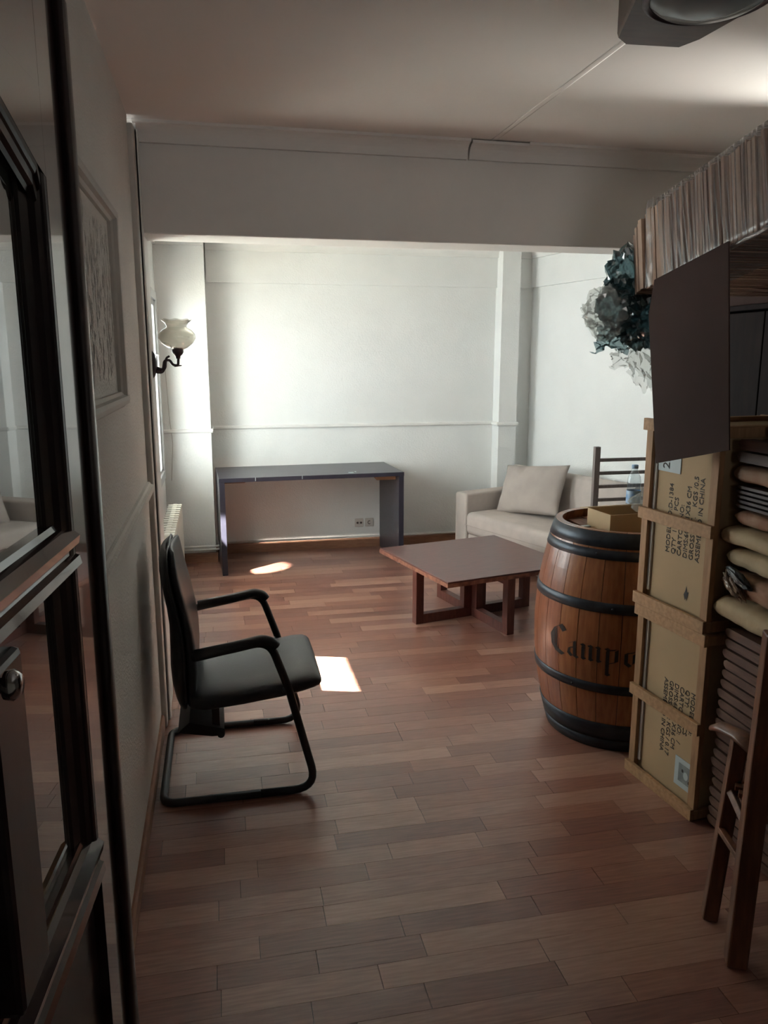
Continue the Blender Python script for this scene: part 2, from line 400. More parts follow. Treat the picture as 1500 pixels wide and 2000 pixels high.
rail((LX, -.9, 1.13), (LX, 3.46, 1.13), (1,0,0), h=.05, d=.028, m=M['plaster_near'])
# panel moulding on the near left wall with its raked plaster inside
rail((LX, -.2, 2.115), (LX, 2.695, 2.115), (1,0,0), h=.045, d=.03, m=M['trim_grey'])
rail((LX, -.2, 1.548), (LX, 2.695, 1.548), (1,0,0), h=.05, d=.032, m=M['trim_grey'])
pm = rail((LX, 2.67, 1.548), (LX, 2.67, 2.115), (1,0,0), h=.05, d=.03, m=M['trim_grey'])
b = MB(); r2 = random.Random(5)
for i in range(300):
    yy = r2.uniform(1.7, 2.63); zz = r2.uniform(1.6, 2.03); l = r2.uniform(.02, .075); wd = r2.uniform(.002, .005); dx = r2.uniform(.0015, .005)
    zt = min(zz+l, 2.085); k = r2.uniform(-.006, .006)
    b.rings([[(LX, yy-wd, zz), (LX+dx*.2, yy, zz-.003), (LX, yy+wd, zz)], [(LX, yy-wd*1.4+k, (zz+zt)/2), (LX+dx, yy+k, (zz+zt)/2), (LX, yy+wd*1.4+k, (zz+zt)/2)], [(LX, yy-wd, zt), (LX+dx*.2, yy, zt), (LX, yy+wd, zt)]], cap=False)
b.build('raked_plaster', M['plaster_near'], pm, kind='stuff')
# upright boxing at the end of the near wall
tn[0] += 1; struct('trim_%d' % tn[0], M['trim_grey'], (-.36, -.292, 3.475, 3.56, 0, 2.60), bev=.006)
tn[0] += 1; struct('trim_%d' % tn[0], M['trim_white'], (-.30, -.280, 3.56, 3.60, 0, 2.60), bev=.004)
# coving
def cove(p0, p1, out, s=.075, m=None):
    p0, p1, out = Vector(p0), Vector(p1), Vector(out); up = Vector((0,0,1))
    prof = [(0,0), (.02,0)] + [(.02+(s-.02)*(1-math.cos(a)), (s-.012)*math.sin(a)) for a in [PI/2*i/6 for i in range(1, 7)]] + [(s, s), (0, s)]
    rs = [[p + out*c + up*(a-s) for c, a in prof] for p in (p0, p1)]
    mb = MB(); mb.rings(rs, smooth=False); return trim(mb, m or M['smooth_plaster'])
cove((-.30, 3.62, CZ), (1.143, 3.62, CZ), (0,-1,0), m=M['beam_paint'])
cove((1.152, 3.62, CZ-.004), (1.42, 3.62, CZ-.006), (0,-1,0), s=.07, m=M['beam_paint'])
cove((1.42, 3.62, CZ), (rwx(3.62), 3.62, CZ), (0,-1,0), m=M['beam_paint'])
cove((-.06, FY-.028, CZ), (2.78, FY-.028, CZ), (0,-1,0), s=.1, m=M['trim_white'])
cove((rwx(6.7)-.03, 6.7, CZ), (rwx(3.86)-.03, 3.86, CZ), (-1,-.2,0), s=.1, m=M['trim_white'])
cove((FLX, 3.86, CZ), (FLX, 6.485, CZ), (1,0,0), s=.1, m=M['trim_white'])
cove((FLX, 6.485, CZ), (-.07, 6.485, CZ), (0,-1,0), s=.1, m=M['trim_white'])
# taped joint across the near ceiling
b = MB(); b.rings([[(1.250+.02*math.sin(t*2)-.014, 3.60-t*2.6, CZ), (1.250+.02*math.sin(t*2)-.008, 3.60-t*2.6, CZ-.0006), (1.250+.02*math.sin(t*2)+.008, 3.60-t*2.6, CZ-.0006), (1.250+.02*math.sin(t*2)+.014, 3.60-t*2.6, CZ)] for t in [i/12 for i in range(13)]], cap=False)
trim(b, M['smooth_plaster'])
# skirting boards and heating pipes
def skirt(name, p0, p1, out, h=.085, d=.014):
    p0, p1, out = Vector(p0), Vector(p1), Vector(out)
    prof = [(0,0), (d,0), (d,h-.012), (d*.5,h), (0,h)]
    mb = MB(); mb.rings([[p + out*c + Vector((0,0,a)) for c, a in prof] for p in (p0, p1)], smooth=False)
    return mb.build(name, M['skirting'], kind='structure')
skirt('baseboard_left', (LX, -1, 0), (LX, 3.47, 0), (1,0,0), h=.07)
skirt('baseboard_far', (-.07, FY, 0), (2.435, FY, 0), (0,-1,0))
skirt('baseboard_far_pilaster', (FLX, 6.485, 0), (-.056, 6.485, 0), (0,-1,0))
skirt('baseboard_pilaster_side', (-.07, 6.475, 0), (-.07, FY, 0), (1,0,0))
skirt('baseboard_far_left', (FLX, 3.86, 0), (FLX, 6.485, 0), (1,0,0))
skirt('baseboard_right', (rwx(6.6), 6.6, 0), (rwx(3.9), 3.9, 0), (-1,-.2,0))
b = MB()
b.tube([(-.05, FY-.022, .10), (2.43, FY-.022, .10)], .009, 8)
trim(b, M['pipe'])
for dz in (0, .028):
    b = MB(); b.tube(fillet([(FLX+.06, 5.8, .115+dz), (FLX+.06, 6.455, .115+dz), (-.045, 6.455, .115+dz), (-.045, FY-.03, .115+dz)], .03), .0095, 8); trim(b, M['pipe'])

# ------------------------------------------------------------------ door leaf beside the camera (dark, glazed)
da = math.radians(5.1)
E_ = Vector((-.15, .93, 0)); U_ = Vector((-math.sin(da), -math.cos(da), 0)); NN = Vector((math.cos(da), -math.sin(da), 0))
door = bpy.data.objects.new('door_1', None); COL.objects.link(door); door['kind'] = 'structure'
door.matrix_world = Matrix(((U_.x, NN.x, 0, E_.x), (U_.y, NN.y, 0, E_.y), (0, 0, 1, 0), (0,0,0,1)))
def dpart(name, m, s0, s1, t0, t1, z0, z1, bev=.0004, **k): return box(name, m, (s0, s1, t0, t1, z0, z1), door, bev=bev, **k)
DW, DM = M['door_wood'], M['door_wood_matt']
dpart('stile', DW, -.036, .070, -.036, 0, .01, 2.04)
dpart('stile', DW, .72, .82, -.036, 0, .01, 2.04)
# raised astragal along the free edge
b = MB(); b.rings([[(s_, t_, z_) for s_, t_ in [(-.034, 0), (-.032,.004), (-.026,.008), (-.016,.009), (-.006,.0085), (-.001,.005), (.0,0)]] for z_ in (.012, 2.045)]); b.build('astragal', DM, door)
dpart('top_rail', DW, .070, .72, -.036, 0, 1.935, 2.04)
dpart('lower_panel', DM, .070, .72, -.028, -.012, .13, 1.08)
dpart('bottom_rail', DW, .070, .72, -.036, 0, .01, .13)
# arched head between top rail and pane
pts = [(.070, 0, 1.9355), (.070, 0, 1.853)]
for i in range(1, 13):
    s_ = .070+(.402-.070)*i/12; pts.append((s_, 0, 1.853+.065*math.sin(PI/2*min(1, i/9))**1.2))
for i in range(11, -1, -1):
    s_ = .72-(.72-.402)*i/12; pts.append((s_, 0, 1.853+.065*math.sin(PI/2*min(1, i/9))**1.2))
pts = pts[:14] + [(.72-(.72-.402)*i/12, 0, 1.853+.065*math.sin(PI/2*min(1, i/9))**1.2) for i in range(11, -1, -1)] + [(.72, 0, 1.9355)]
MB().prism(pts, (0, -.034, 0)).build('arched_head', DW, door)
def moulding(pth, name='moulding', step=((0,.004),(.006,.007),(.012,.004),(.014,-.008),(.022,-.012),(.028,-.022),(.034,-.028))):
    pass
# stepped moulding round the upper pane and the lower panes
def vert_mould(s0, sgn, z0, z1):
    prof = [(-.002,-.02), (-.002,-.0002), (.006,-.0005), (.010,-.002), (.012,-.004), (.020,-.007), (.026,-.012), (.038,-.016), (.040,-.022)]
    MB().rings([[(s0+sgn*a, t, z) for a, t in prof] for z in (z0, z1)], smooth=False).build('moulding', DM, door)
vert_mould(.070, 1, 1.475, 1.87); vert_mould(.070, 1, 1.10, 1.475); vert_mould(.72, -1, 1.10, 1.86)
prof = [(-.002,-.02), (-.002,-.0002), (.006,-.0005), (.010,-.002), (.012,-.004), (.020,-.005), (.023,-.009), (.028,-.011)]
arcp = [(.09, 1.848)] + [(.070+(.402-.070)*i/12, 1.853+.065*math.sin(PI/2*min(1, i/9))**1.2) for i in range(1, 13)] + [(.72-(.72-.402)*i/12, 1.853+.065*math.sin(PI/2*min(1, i/9))**1.2) for i in range(11, -1, -1)]
MB().rings([[(s_, t, z_-a) for a, t in prof] for s_, z_ in arcp], smooth=False).build('moulding', DM, door)
# glazing bar between the panes with two rounded beads
def hbar(z0, z1, name):
    h = z1-z0
    pr2 = [(0,-.02), (0,-.012), (.10*h,-.010), (.14*h,-.004), (.26*h,.006), (.40*h,.004), (.44*h,-.003), (.56*h,-.003), (.60*h,.004), (.74*h,.006), (.86*h,-.004), (.90*h,-.010), (h,-.012), (h,-.02)]
    MB().rings([[(s_, t, z0+a) for a, t in pr2] for s_ in (.070, .72)], smooth=False).build(name, DW, door)
hbar(1.447, 1.512, 'glazing_bar'); hbar(1.075, 1.15, 'glazing_bar')
dpart('mullion', DM, .268, .34, -.032, .006, 1.15, 1.447, bev=.006); 
dpart('pane', M['door_glass'], .112, .70, -.022, -.018, 1.50, 1.915, bev=0)
dpart('pane', M['door_glass'], .112, .268, -.022, -.018, 1.15, 1.45, bev=0)
dpart('pane', M['door_glass'], .34, .70, -.022, -.018, 1.15, 1.45, bev=0)
# small dark hand-like smudges and scratches on the lower pane
b = MB(); r3 = random.Random(9)
def stroke(s0, z0, s1, z1, wd):
    d = Vector((s1-s0, z1-z0)); n_ = Vector((-d.y, d.x)).normalized()*wd
    b.poly([(s0-n_.x, -.0175, z0-n_.y), (s1, -.0175, z1), (s0+n_.x, -.0175, z0+n_.y)])
for cs, cz, k in ((.232, 1.392, 1), (.240, 1.322, .8)):
    b.poly([(cs+.010*k*math.cos(a), -.0174, cz+.007*k*math.sin(a)) for a in [2*PI*i/10 for i in range(10)]])
    for j in range(5): stroke(cs+(-.008+.004*j)*k, cz+.003*k, cs+(-.012+.006*j)*k, cz+(.016+.003*(j % 2))*k, .0022*k)
for s0, z0, s1, z1 in ((.226,1.345,.222,1.375), (.222,1.345,.228,1.335), (.226,1.33,.224,1.28), (.222,1.29,.219,1.24), (.232,1.27,.226,1.20), (.225,1.235,.222,1.17), (.243,1.25,.236,1.235)):
    stroke(s0, z0, s1, z1, .0016)
b.build('smudge', M['paint_mark'], door)
# latch knob on the mullion
MB().lathe([(0,0), (.006,.0), (.006,.008), (.011,.010), (.012,.016), (.008,.021), (0,.022)], n=16).build('knob', M['chrome'], door).matrix_local = Matrix.Translation((.338, .006, 1.440)) @ Matrix.Rotation(-PI/2, 4, 'X')
# hinges
for z_ in (.3, 1.0, 1.75): MB().tube([(.828, -.018, z_), (.828, -.018, z_+.09)], .007, 8).build('hinge', M['chrome'], door)

# ------------------------------------------------------------------ wall sconce
sc = thing('wall_sconce', 'bronze wall sconce with a ruffled champagne glass shade beside the window', 'wall lamp', (-.287, 3.75, 1.65))
b = MB(); b.rings([[(0, .030*k*math.cos(a), .062*k2*math.sin(a)) for a in [2*PI*i/20 for i in range(20)]] for k, k2 in ((1,1),)] + [[(.010, .024*math.cos(a), .050*math.sin(a)) for a in [2*PI*i/20 for i in range(20)]]] + [[(.018, .010*math.cos(a), .018*math.sin(a)) for a in [2*PI*i/20 for i in range(20)]]])
b.build('wall_plate', M['bronze'], sc)
b = MB()
b.tube(fillet([(.012,0,-.012), (.035,0,-.022), (.045,0,-.02), (.052,0,.018), (.075,0,.022), (.088,0,-.002), (.112,0,-.006), (.114,0,.03)], .02), [.006]*2+[.0065]*40 if False else .0062, 8)
b.tube(fillet([(.014,0,-.035), (.04,0,-.038), (.056,0,-.012), (.06,0,.03), (.076,0,.038)], .02), .0048, 8)
b.tube([(.012,0,-.025), (.038,0,-.03)], .008, 8); b.tube([(.095,0,-.006), (.128,0,-.004)], [.006,.002], 8)
b.build('scroll_arm', M['bronze'], sc)
MB().lathe([(0,.0), (.010,0), (.012,.012), (.022,.022), (.026,.030), (.026,.044), (.021,.050), (0,.050)], c=(.113,0,.026), n=20).build('cup', M['bronze'], sc)
sh = [(.020,.070), (.045,.080), (.070,.100), (.084,.122), (.082,.142), (.066,.160), (.047,.170), (.045,.177), (.052,.190,.001), (.062,.198,.002), (.067,.206,.0035)]
b = MB(); b.lathe([(p[0], p[1]-.005, p[2] if len(p) > 2 else 0) for p in sh], c=(.113,0,0), n=48, wn=8)
b.build('lamp_shade', M['shade_glass'], sc)

# ------------------------------------------------------------------ radiator under the window
rad = thing('radiator', 'cream sectional radiator under the far window with slotted top', 'radiator', (-.385, 4.70, 0))
b = MB(); b.box(.0, .095, .004, .020, .12, .645, bev=.004); b.box(.032, .063, .0, .074, .12, .640, bev=.003); b.box(0, .012, .004, .066, .14, .60); b.box(.083, .095, .004, .066, .14, .60)
b.box(0, .095, .038, .048, .12, .642, bev=.003)
me = b.mesh('section'); me.materials.append(M['radiator'])
for i in range(14):
    o = put('section', me, None, rad); o.location = (0, i*.075, 0)
box('end_panel', M['radiator'], (.02, .075, -.006, .0, .13, .60), rad, bev=.003)
for yy in (.1, .95): box('bracket', M['radiator'], (-.065, .01, yy, yy+.03, .45, .48), rad)
for yy in (.05, 1.0): box('foot', M['radiator'], (.03, .065, yy-.015, yy+.015, 0, .13), rad)
MB().tube([(.045, -.006, .59), (.045, -.035, .59)], .014, 10).build('valve_cap', M['raw_wood'], rad)

# ------------------------------------------------------------------ sockets
def socket(x, z, kind):
    o = thing('wall_socket', 'small dark double outlet with two round holes on the far wall under the desk' if kind else 'pale single outlet plate just right of the double outlet under the desk', 'outlet', (x, FY, z))
    box('plate', M['socket'], (-.038, .038, -.009, 0, -.038, .038), o, bev=.004)
    if kind:
        for dx in (-.016, .016): MB().lathe([(0,0), (.010,0), (.010,.003), (0,.003)], n=14).build('hole', M['socket_dark'], o).matrix_local = Matrix.Translation((dx, -.0085, 0)) @ Matrix.Rotation(PI/2, 4, 'X')
    else:
        MB().tube(arc((0, -.0095, 0), .014, 60, 300, 10), .003, 6).build('mark', M['socket_dark'], o)
socket(1.195, .225, True); socket(1.288, .225, False)

# ------------------------------------------------------------------ desk
dk = thing('desk', 'dark slab-sided desk against the far white wall', 'desk', (-.022, 6.035, 0), math.radians(2.6))
DL, DD, DH = 1.475, .655, .770
top = box('desk_top', M['desk'], (0, DL, 0, DD, DH-.032, DH), dk, bev=.002)
MB().box(-.001, DL+.001, -.003, 0, DH-.032, DH-.0005).build('edge_band', M['desk_edge'], top)
for xx in (0, DL-.042):
    s_ = box('side_panel', M['desk'], (xx, xx+.042, .0, DD-.01, 0, DH-.032), dk, bev=.002)
    MB().box(xx+.001, xx+.041, -.003, 0, .0, DH-.033).build('edge_band', M['desk_edge'], s_)
b = MB(); b.prism([(DL-.042, .10, DH-.032), (DL-.042-.20, .10, DH-.032), (DL-.042-.16, .10, DH-.075), (DL-.042, .10, DH-.075)], (0, .02, 0)); b.build('corner_block', M['raw_wood'], dk)
b = MB(); b.prism([(.042, .10, DH-.032), (.24, .10, DH-.032), (.20, .10, DH-.055), (.042, .10, DH-.055)], (0, .02, 0)); b.build('corner_block', M['raw_wood'], dk)
for xx in (.275, .64): MB().box(xx, xx+.006, -.0045, -.002, DH-.026, DH+.0008).build('chip', M['paper'], top)
MB().box(1.03, 1.07, .05, .08, DH, DH+.004).box(1.09, 1.10, .09, .12, DH, DH+.003).build('paint_fleck', M['paper'], top)

# ------------------------------------------------------------------ coffee table
ct = thing('coffee_table', 'low square mahogany coffee table on a cross base in front of the sofa', 'table', (1.605, 4.745, 0), math.radians(13.5))
t_ = box('table_top', M['mahogany'], (-.465, .465, -.465, .465, .365, .400), ct, bev=.003)
b = MB()
for s0 in (-1, 1):
    b.box(-.467, .467, s0*.4665-.0015, s0*.4665+.0015, .366, .390); b.box(s0*.4665-.0015, s0*.4665+.0015, -.465, .465, .366, .390)
b.build('edge_band', M['worn_edge'], t_)
for k in range(4):
    R = Matrix.Rotation(k*PI/2, 4, 'Z')
    MB().box(.385, .440, -.027, .027, 0, .365, bev=.002, mtx=R).build('leg', M['mahogany_leg'], ct)
    MB().box(.028, .385, -.0265, .0265, .0, .062, bev=.002, mtx=R).build('foot_rail', M['mahogany_leg'], ct)
    MB().box(.028, .385, -.0265, .0265, .315, .365, bev=.002, mtx=R).build('top_rail', M['mahogany_leg'], ct)
    MB().box(.028, .085, -.0265, .0265, .062, .315, bev=.002, mtx=R).build('centre_post', M['mahogany_leg'], ct)
box('core', M['mahogany_leg'], (-.028, .028, -.028, .028, 0, .365), ct)

# ------------------------------------------------------------------ sofa
sf = thing('sofa', 'beige fabric two-seat sofa set askew by the right wall', 'sofa', (1.925, 6.22, 0), math.radians(20-90) )
# local: +x runs along the sofa (towards the camera), +y goes back to the wall
SL, SD = 1.42, .71
def sb(name, m, b_, bev=.03, seg=4): return box(name, m, b_, sf, bev=bev, seg=seg, smooth=True)
sb('base', M['sofa'], (.0, SL, .03, SD, .06, .24), .02)
sb('seat_cushion', M['sofa'], (.155, SL-.15, -.012, SD-.18, .235, .425), .045, 5)
for xx in (0, SL-.155): sb('armrest', M['sofa'], (xx, xx+.155, 0, SD-.04, .05, .575), .022, 4)
b = MB(); b.rings([[(x_, y_, z_) for y_, z_ in [(SD-.22,.22), (SD-.20,.44), (SD-.17,.62), (SD-.135,.735), (SD-.10,.765), (SD-.04,.76), (SD,.72), (SD,.06), (SD-.2,.06)]] for x_ in (.03, .14, SL/2, SL-.14, SL-.03)])
o = b.build('backrest', M['sofa'], sf)
md = o.modifiers.new('b', 'BEVEL'); md.width = .012; md.segments = 2
for xx in (.06, SL-.1):
    for yy in (.06, SD-.1): box('foot', M['black_plastic'], (xx, xx+.045, yy, yy+.045, 0, .06), sf, bev=.004)
box('seam', M['pillow'], (.157, SL-.152, -.016, -.010, .315, .320), sf)
# loose pillow
def pillow_mesh(w, h, t, seed):
    bm = bmesh.new(); n = 26; g = {}
    for side in (1, -1):
        for i in range(n+1):
            for j in range(n+1):
                u, v = -1+2*i/n, -1+2*j/n
                if side == -1 and (i in (0, n) or j in (0, n)): g[(side, i, j)] = g[(1, i, j)]; continue
                e = max(0, (1-abs(u)**2.6))**.62 * max(0, (1-abs(v)**2.6))**.62
                pin = 1 - .055*(1-abs(v)**2)*(abs(u)**3) ; pin2 = 1 - .05*(1-abs(u)**2)*(abs(v)**3)
                wr = .10*noise.noise(Vector((u*2.2, v*2.2, seed+side)))*t + .25*t*max(0, .4-abs(noise.noise(Vector((u*1.3+seed, v*3.2, 1))))*3)*(1-e)*0
                fold = -.22*t*math.exp(-((u+.1+.25*v)**2)/.006)*math.exp(-((v-.9)**2)/.12)
                g[(side, i, j)] = bm.verts.new((u*w/2*pin, side*(e*t/2+wr*e+fold*e), v*h/2*pin2))
    for side in (1, -1):
        for i in range(n):
            for j in range(n):
                q = [g[(side, i, j)], g[(side, i+1, j)], g[(side, i+1, j+1)], g[(side, i, j+1)]]
                if side == -1: q.reverse()
                try: f = bm.faces.new(q); f.smooth = True
                except Exception: pass
    me = bpy.data.meshes.new('pillow'); bm.to_mesh(me); bm.free(); return me
pl = put('throw_pillow', pillow_mesh(.64, .43, .17, 2), M['pillow'])
tag(pl, 'plump taupe pillow leaning in the far corner of the beige sofa', 'pillow')
Ms = Matrix.Translation((1.925, 6.22, 0)) @ Matrix.Rotation(math.radians(-70), 4, 'Z')
pl.matrix_world = Ms @ Matrix.Translation((.50, .40, .625)) @ Matrix.Rotation(math.radians(-10), 4, 'Y') @ Matrix.Rotation(math.radians(-25), 4, 'X') @ Matrix.Rotation(math.radians(10), 4, 'Z')

# ------------------------------------------------------------------ ladder-back chair
lc = thing('ladder_back_chair', 'grey-brown wooden chair with a tall ladder back behind the barrel', 'chair', (2.36, 4.62, 0))
LW = .44
for xx in (0, LW-.038):
    box('back_post', M['grey_wood'], (xx, xx+.038, -.02, .012, 0, 1.118), lc, bev=.003)
    box('leg', M['grey_wood'], (xx, xx+.036, -.43, -.394, 0, .44), lc, bev=.003)
for z_ in (1.030, .944, .856, .768, .680, .59): box('rung', M['grey_wood'], (.038, LW-.038, -.012, .006, z_-.011, z_+.011), lc, bev=.003)
box('seat', M['grey_wood'], (-.005, LW+.005, -.44, .0, .44, .47), lc, bev=.008)
for z_ in (.16,): 
    for xx in (.008, LW-.026): box('stretcher', M['grey_wood'], (xx, xx+.018, -.394, -.02, z_, z_+.03), lc)
box('front_rail', M['grey_wood'], (.036, LW-.036, -.42, -.40, .38, .44), lc)

# ------------------------------------------------------------------ black visitor armchair
ac = thing('visitor_armchair', 'black leather cantilever armchair with tubular frame by the left wall', 'chair', (0, 0, 0))
YN, YF = 2.80, 3.41
R_ = .0155
def side(Y):
    return [(-.06, Y, .596), (.10, Y, .632), (.158, Y, .622), (.215, Y, .46), (.318, Y, .016)]
for Y in (YN, YF):
    near = fillet([(-.135, Y, .592), (.150, Y, .640), (.218, Y, .44), (.322, Y, .0165), (.10, Y, .0165)], {0: .05, 1: .075, 2: .3, 3: .075}, 7)
    MB().tube(near, R_, 12, sx=1.0, sy=1.0).build('leg_frame', M['black_metal'], ac)
b = MB(); b.tube(fillet([(.10, YN, .0165), (-.268, YN, .0165), (-.268, YF, .0165), (.10, YF, .0165)], .06, 7), R_, 12); b.build('floor_frame', M['black_metal'], ac)
for Y in (YN, YF):
    b = MB(); b.tube(fillet([(-.125, Y, .602), (.02, Y, .624), (.125, Y, .643), (.158, Y, .632), (.172, Y, .612)], .05, 5), [.019]*2+[.023]*15+[.021]*5+[.012] if False else .0225, 12, sx=1.0, sy=.95)
    b.build('armrest', M['black_plastic'], ac)
# seat cushion
seat = MB(); ny = 12
def seatring(x, zt, th, hw, k=8.0, n=40):
    out = []
    for i in range(n):
        a = 2*PI*i/n; c, s_ = math.cos(a), math.sin(a)
        yy = hw*abs(c)**(2/k)*(1 if c >= 0 else -1); zz = th/2*abs(s_)**(2/3.0)*(1 if s_ >= 0 else -1)
        crown = .010*(1-(yy/hw)**2) if s_ > 0 else 0
        out.append((x, (YN+YF)/2+yy, zt-th/2+zz+crown))
    return out
seat.rings([seatring(-.155, .400, .02, .20), seatring(-.150, .415, .065, .245), seatring(-.10, .418, .075, .258), seatring(.05, .432, .075, .262), seatring(.20, .450, .075, .262), seatring(.28, .462, .070, .262), seatring(.325, .463, .060, .256), seatring(.343, .455, .045, .248), seatring(.352, .446, .025, .238), seatring(.354, .440, .010, .232)])
seat.build('seat', M['black_leather'], ac)
# backrest: padded front and plastic shell, lofted upwards
def backring(z, xc, th, hw, n=36):
    out = []
    for i in range(n):
        a = 2*PI*i/n; c, s_ = math.cos(a), math.sin(a)
        yy = hw*abs(c)**(2/4.5)*(1 if c >= 0 else -1); xx = th/2*abs(s_)**(2/2.6)*(1 if s_ >= 0 else -1)
        out.append((xc+xx - .02*(1-(yy/hw)**2) + .012, (YN+YF)/2+yy, z))
    return out
prof = [(.325,-.168,.02,.13), (.335,-.168,.05,.17), (.37,-.165,.075,.20), (.43,-.165,.095,.225), (.50,-.163,.105,.235), (.58,-.163,.100,.238), (.66,-.168,.085,.238), (.74,-.180,.075,.236), (.82,-.196,.068,.230), (.88,-.206,.062,.222), (.925,-.210,.052,.205), (.950,-.211,.036,.18), (.962,-.211,.012,.15)]
b = MB(); b.rings([backring(z, xc+.010, th*.62, hw) for z, xc, th, hw in prof]); b.build('backrest', M['black_leather'], ac)
b = MB(); b.rings([backring(z, xc-.012-th*.14, th*.62, hw+.006) for z, xc, th, hw in prof]); b.build('back_shell', M['black_plastic'], ac)
# piping line round the back
pp = [(xc-.004, (YN+YF)/2-hw-.004, z) for z, xc, th, hw in prof[2:]] + [(xc-.004, (YN+YF)/2+hw+.004, z) for z, xc, th, hw in reversed(prof[2:])]
MB().tube(pp, .0045, 6).build('piping', M['black_leather'], ac)
# under-seat bracket
b = MB()
for yy in (2.90, 3.28): b.box(-.075, -.045, yy, yy+.022, .245, .385, bev=.002)
b.prism([(-.205, 2.88, .262), (-.075, 2.88, .235), (-.03, 2.88, .235), (-.03, 2.88, .262), (-.16, 2.88, .30)], (0, .44, 0))
b.tube([(-.042, 2.86, .248), (-.042, 3.34, .248)], .014, 10)
b.build('seat_bracket', M['black_metal'], ac)
for yy in (YN, YF):
    MB().tube([(.216, yy, .425), (.200, yy+(.07 if yy < 3 else -.07), .415)], .013, 8).build('seat_bolt', M['black_metal'], ac)

# ------------------------------------------------------------------ wine barrel
BX, BY = 1.768, 3.125
BH, RT, RM = .97, .305, .385
def br(z):
    t = (z-BH/2)/(BH/2); return RM-(RM-RT)*abs(t)**2.0
bar = thing('wine_barrel', 'varnished oak wine barrel with black hoops standing before the crates', 'barrel', (BX, BY, 0))
NS = 26
zs = [i*BH/16 for i in range(17)]
da_ = 2*PI/NS; gp = .0035
b = MB(); rs = []
for z in zs:
    r = br(z)
    rs.append([(( r)*math.cos(a), r*math.sin(a), z) for a in (-da_/2+gp, -da_/4, 0, da_/4, da_/2-gp)] + [((r-.028)*math.cos(a), (r-.028)*math.sin(a), z) for a in (da_/2-gp, 0, -da_/2+gp)])
b.rings(rs, smooth=False); st = b.mesh('stave'); st.materials.append(M['oak'])
st2 = st.copy(); st2.materials.clear(); st2.materials.append(M['oak_b'])
rb = random.Random(4)
for i in range(NS):
    o = put('stave', st2 if rb.random() < .42 else st, None, bar); o.rotation_euler = (0,0,i*da_)
b = MB(); b.lathe([(br(z)-.006, z) for z in zs], n=52); b.build('joint_lining', M['screw'], bar)
for z0, z1, d in ((.905,.968,.005), (.858,.897,.004), (.640,.684,.004), (.285,.327,.004), (.055,.135,.005), (.0,.052,.006)):
    b = MB(); b.lathe([(br(z0)+.0005, z0), (br(z0)+d, z0+.001), (br((z0+z1)/2)+d, (z0+z1)/2), (br(z1)+d, z1-.001), (br(z1)+.0005, z1)], n=72); b.build('hoop', M['hoop'], bar)
hd = MB()
hd.lathe([(RT-.02,.915), (RT-.02,.930), (0,.930)], n=48); hd.build('head', M['head_wood'], bar)
for i in range(6):
    xx = -.27+i*.09+.045; l_ = math.sqrt(max(.001, (RT-.032)**2-(abs(xx)+.04)**2))
    MB().box(xx-.043, xx+.043, -l_, l_, .929, .934).build('head_board', M['head_wood'], bar)
for a, z in ((math.radians(212), .30), (math.radians(236), .66), (math.radians(222), .88)):
    MB().lathe([(0,.004), (.004,.003), (.006,0)], n=8).build('rivet', M['hoop'], bar).matrix_local = Matrix.Translation(((br(z)+.004)*math.cos(a), (br(z)+.004)*math.sin(a), z)) @ Matrix.Rotation(a, 4, 'Z') @ Matrix.Rotation(PI/2, 4, 'Y')
# blackletter word, broad-pen strokes wrapped on the staves
let = MB()
A0 = math.radians(180+12.5)
def onbar(u, v):
    z = .428+v; r = br(z)+.0016; a = A0 + u*1.28/RM
    return (r*math.cos(a), r*math.sin(a), z)
def pen(p0, p1, wd=.015, ang=38, u0=0):
    nx, nz = wd/2*math.cos(math.radians(ang)), wd/2*math.sin(math.radians(ang))
    n = max(1, int(math.hypot(p1[0]-p0[0], p1[1]-p0[1])/.012))
    rows = []
    for i in range(n+1):
        t = i/n; x = p0[0]+(p1[0]-p0[0])*t+u0; z = p0[1]+(p1[1]-p0[1])*t
        rows.append([onbar(x-nx, z-nz), onbar(x+nx, z+nz)])
    vr = [[let.bm.verts.new(p) for p in r_] for r_ in rows]
    for a, c in zip(vr, vr[1:]): let.bm.faces.new((a[0], a[1], c[1], c[0]))
def stem(x, y0, y1, u0, wd=.0145):
    pen((x, y0), (x, y1), wd, 38, u0)
    pen((x-.007, y1+.001), (x+.004, y1+.008), wd*.8, -40, u0); pen((x-.003, y0-.006), (x+.008, y0+.002), wd*.8, -40, u0)
# C
for p, q in (((.016,.030),(.010,.072)), ((.010,.072),(.026,.104)), ((.026,.104),(.048,.120)), ((.048,.120),(.066,.098)), ((.016,.030),(.036,.004)), ((.036,.004),(.064,-.008))): pen(p, q, .020, 40, 0)
pen((.034,.020), (.030,.098), .006, 40, 0); pen((.022,.020),(.022,.090),.012,40,0)
u = .086
for p, q in (((.0,.052),(.022,.066)), ((.022,.066),(.024,.004)), ((.024,.004),(.036,-.004)), ((.0,.012),(.004,.034)), ((.004,.034),(.022,.040)), ((.0,.012),(.014,-.002))): pen(p, q, .013, 38, u)
u = .140
for x in (0, .026, .052): stem(x, .004, .056, u)
u = .222
stem(0, -.050, .056, u); pen((.004,.056),(.026,.062),.013,38,u); pen((.028,.060),(.028,.008),.0145,38,u); pen((.028,.008),(.004,-.002),.011,38,u)
u = .280
pen((0,.008),(0,.052),.0145,38,u); pen((0,.050),(.026,.058),.012,38,u); pen((0,.008),(.014,-.006),.013,38,u); pen((.026,.050),(.026,.010),.0145,38,u); pen((.008,-.004),(.026,.008),.012,38,u)
let.build('lettering', M['stencil'], bar)

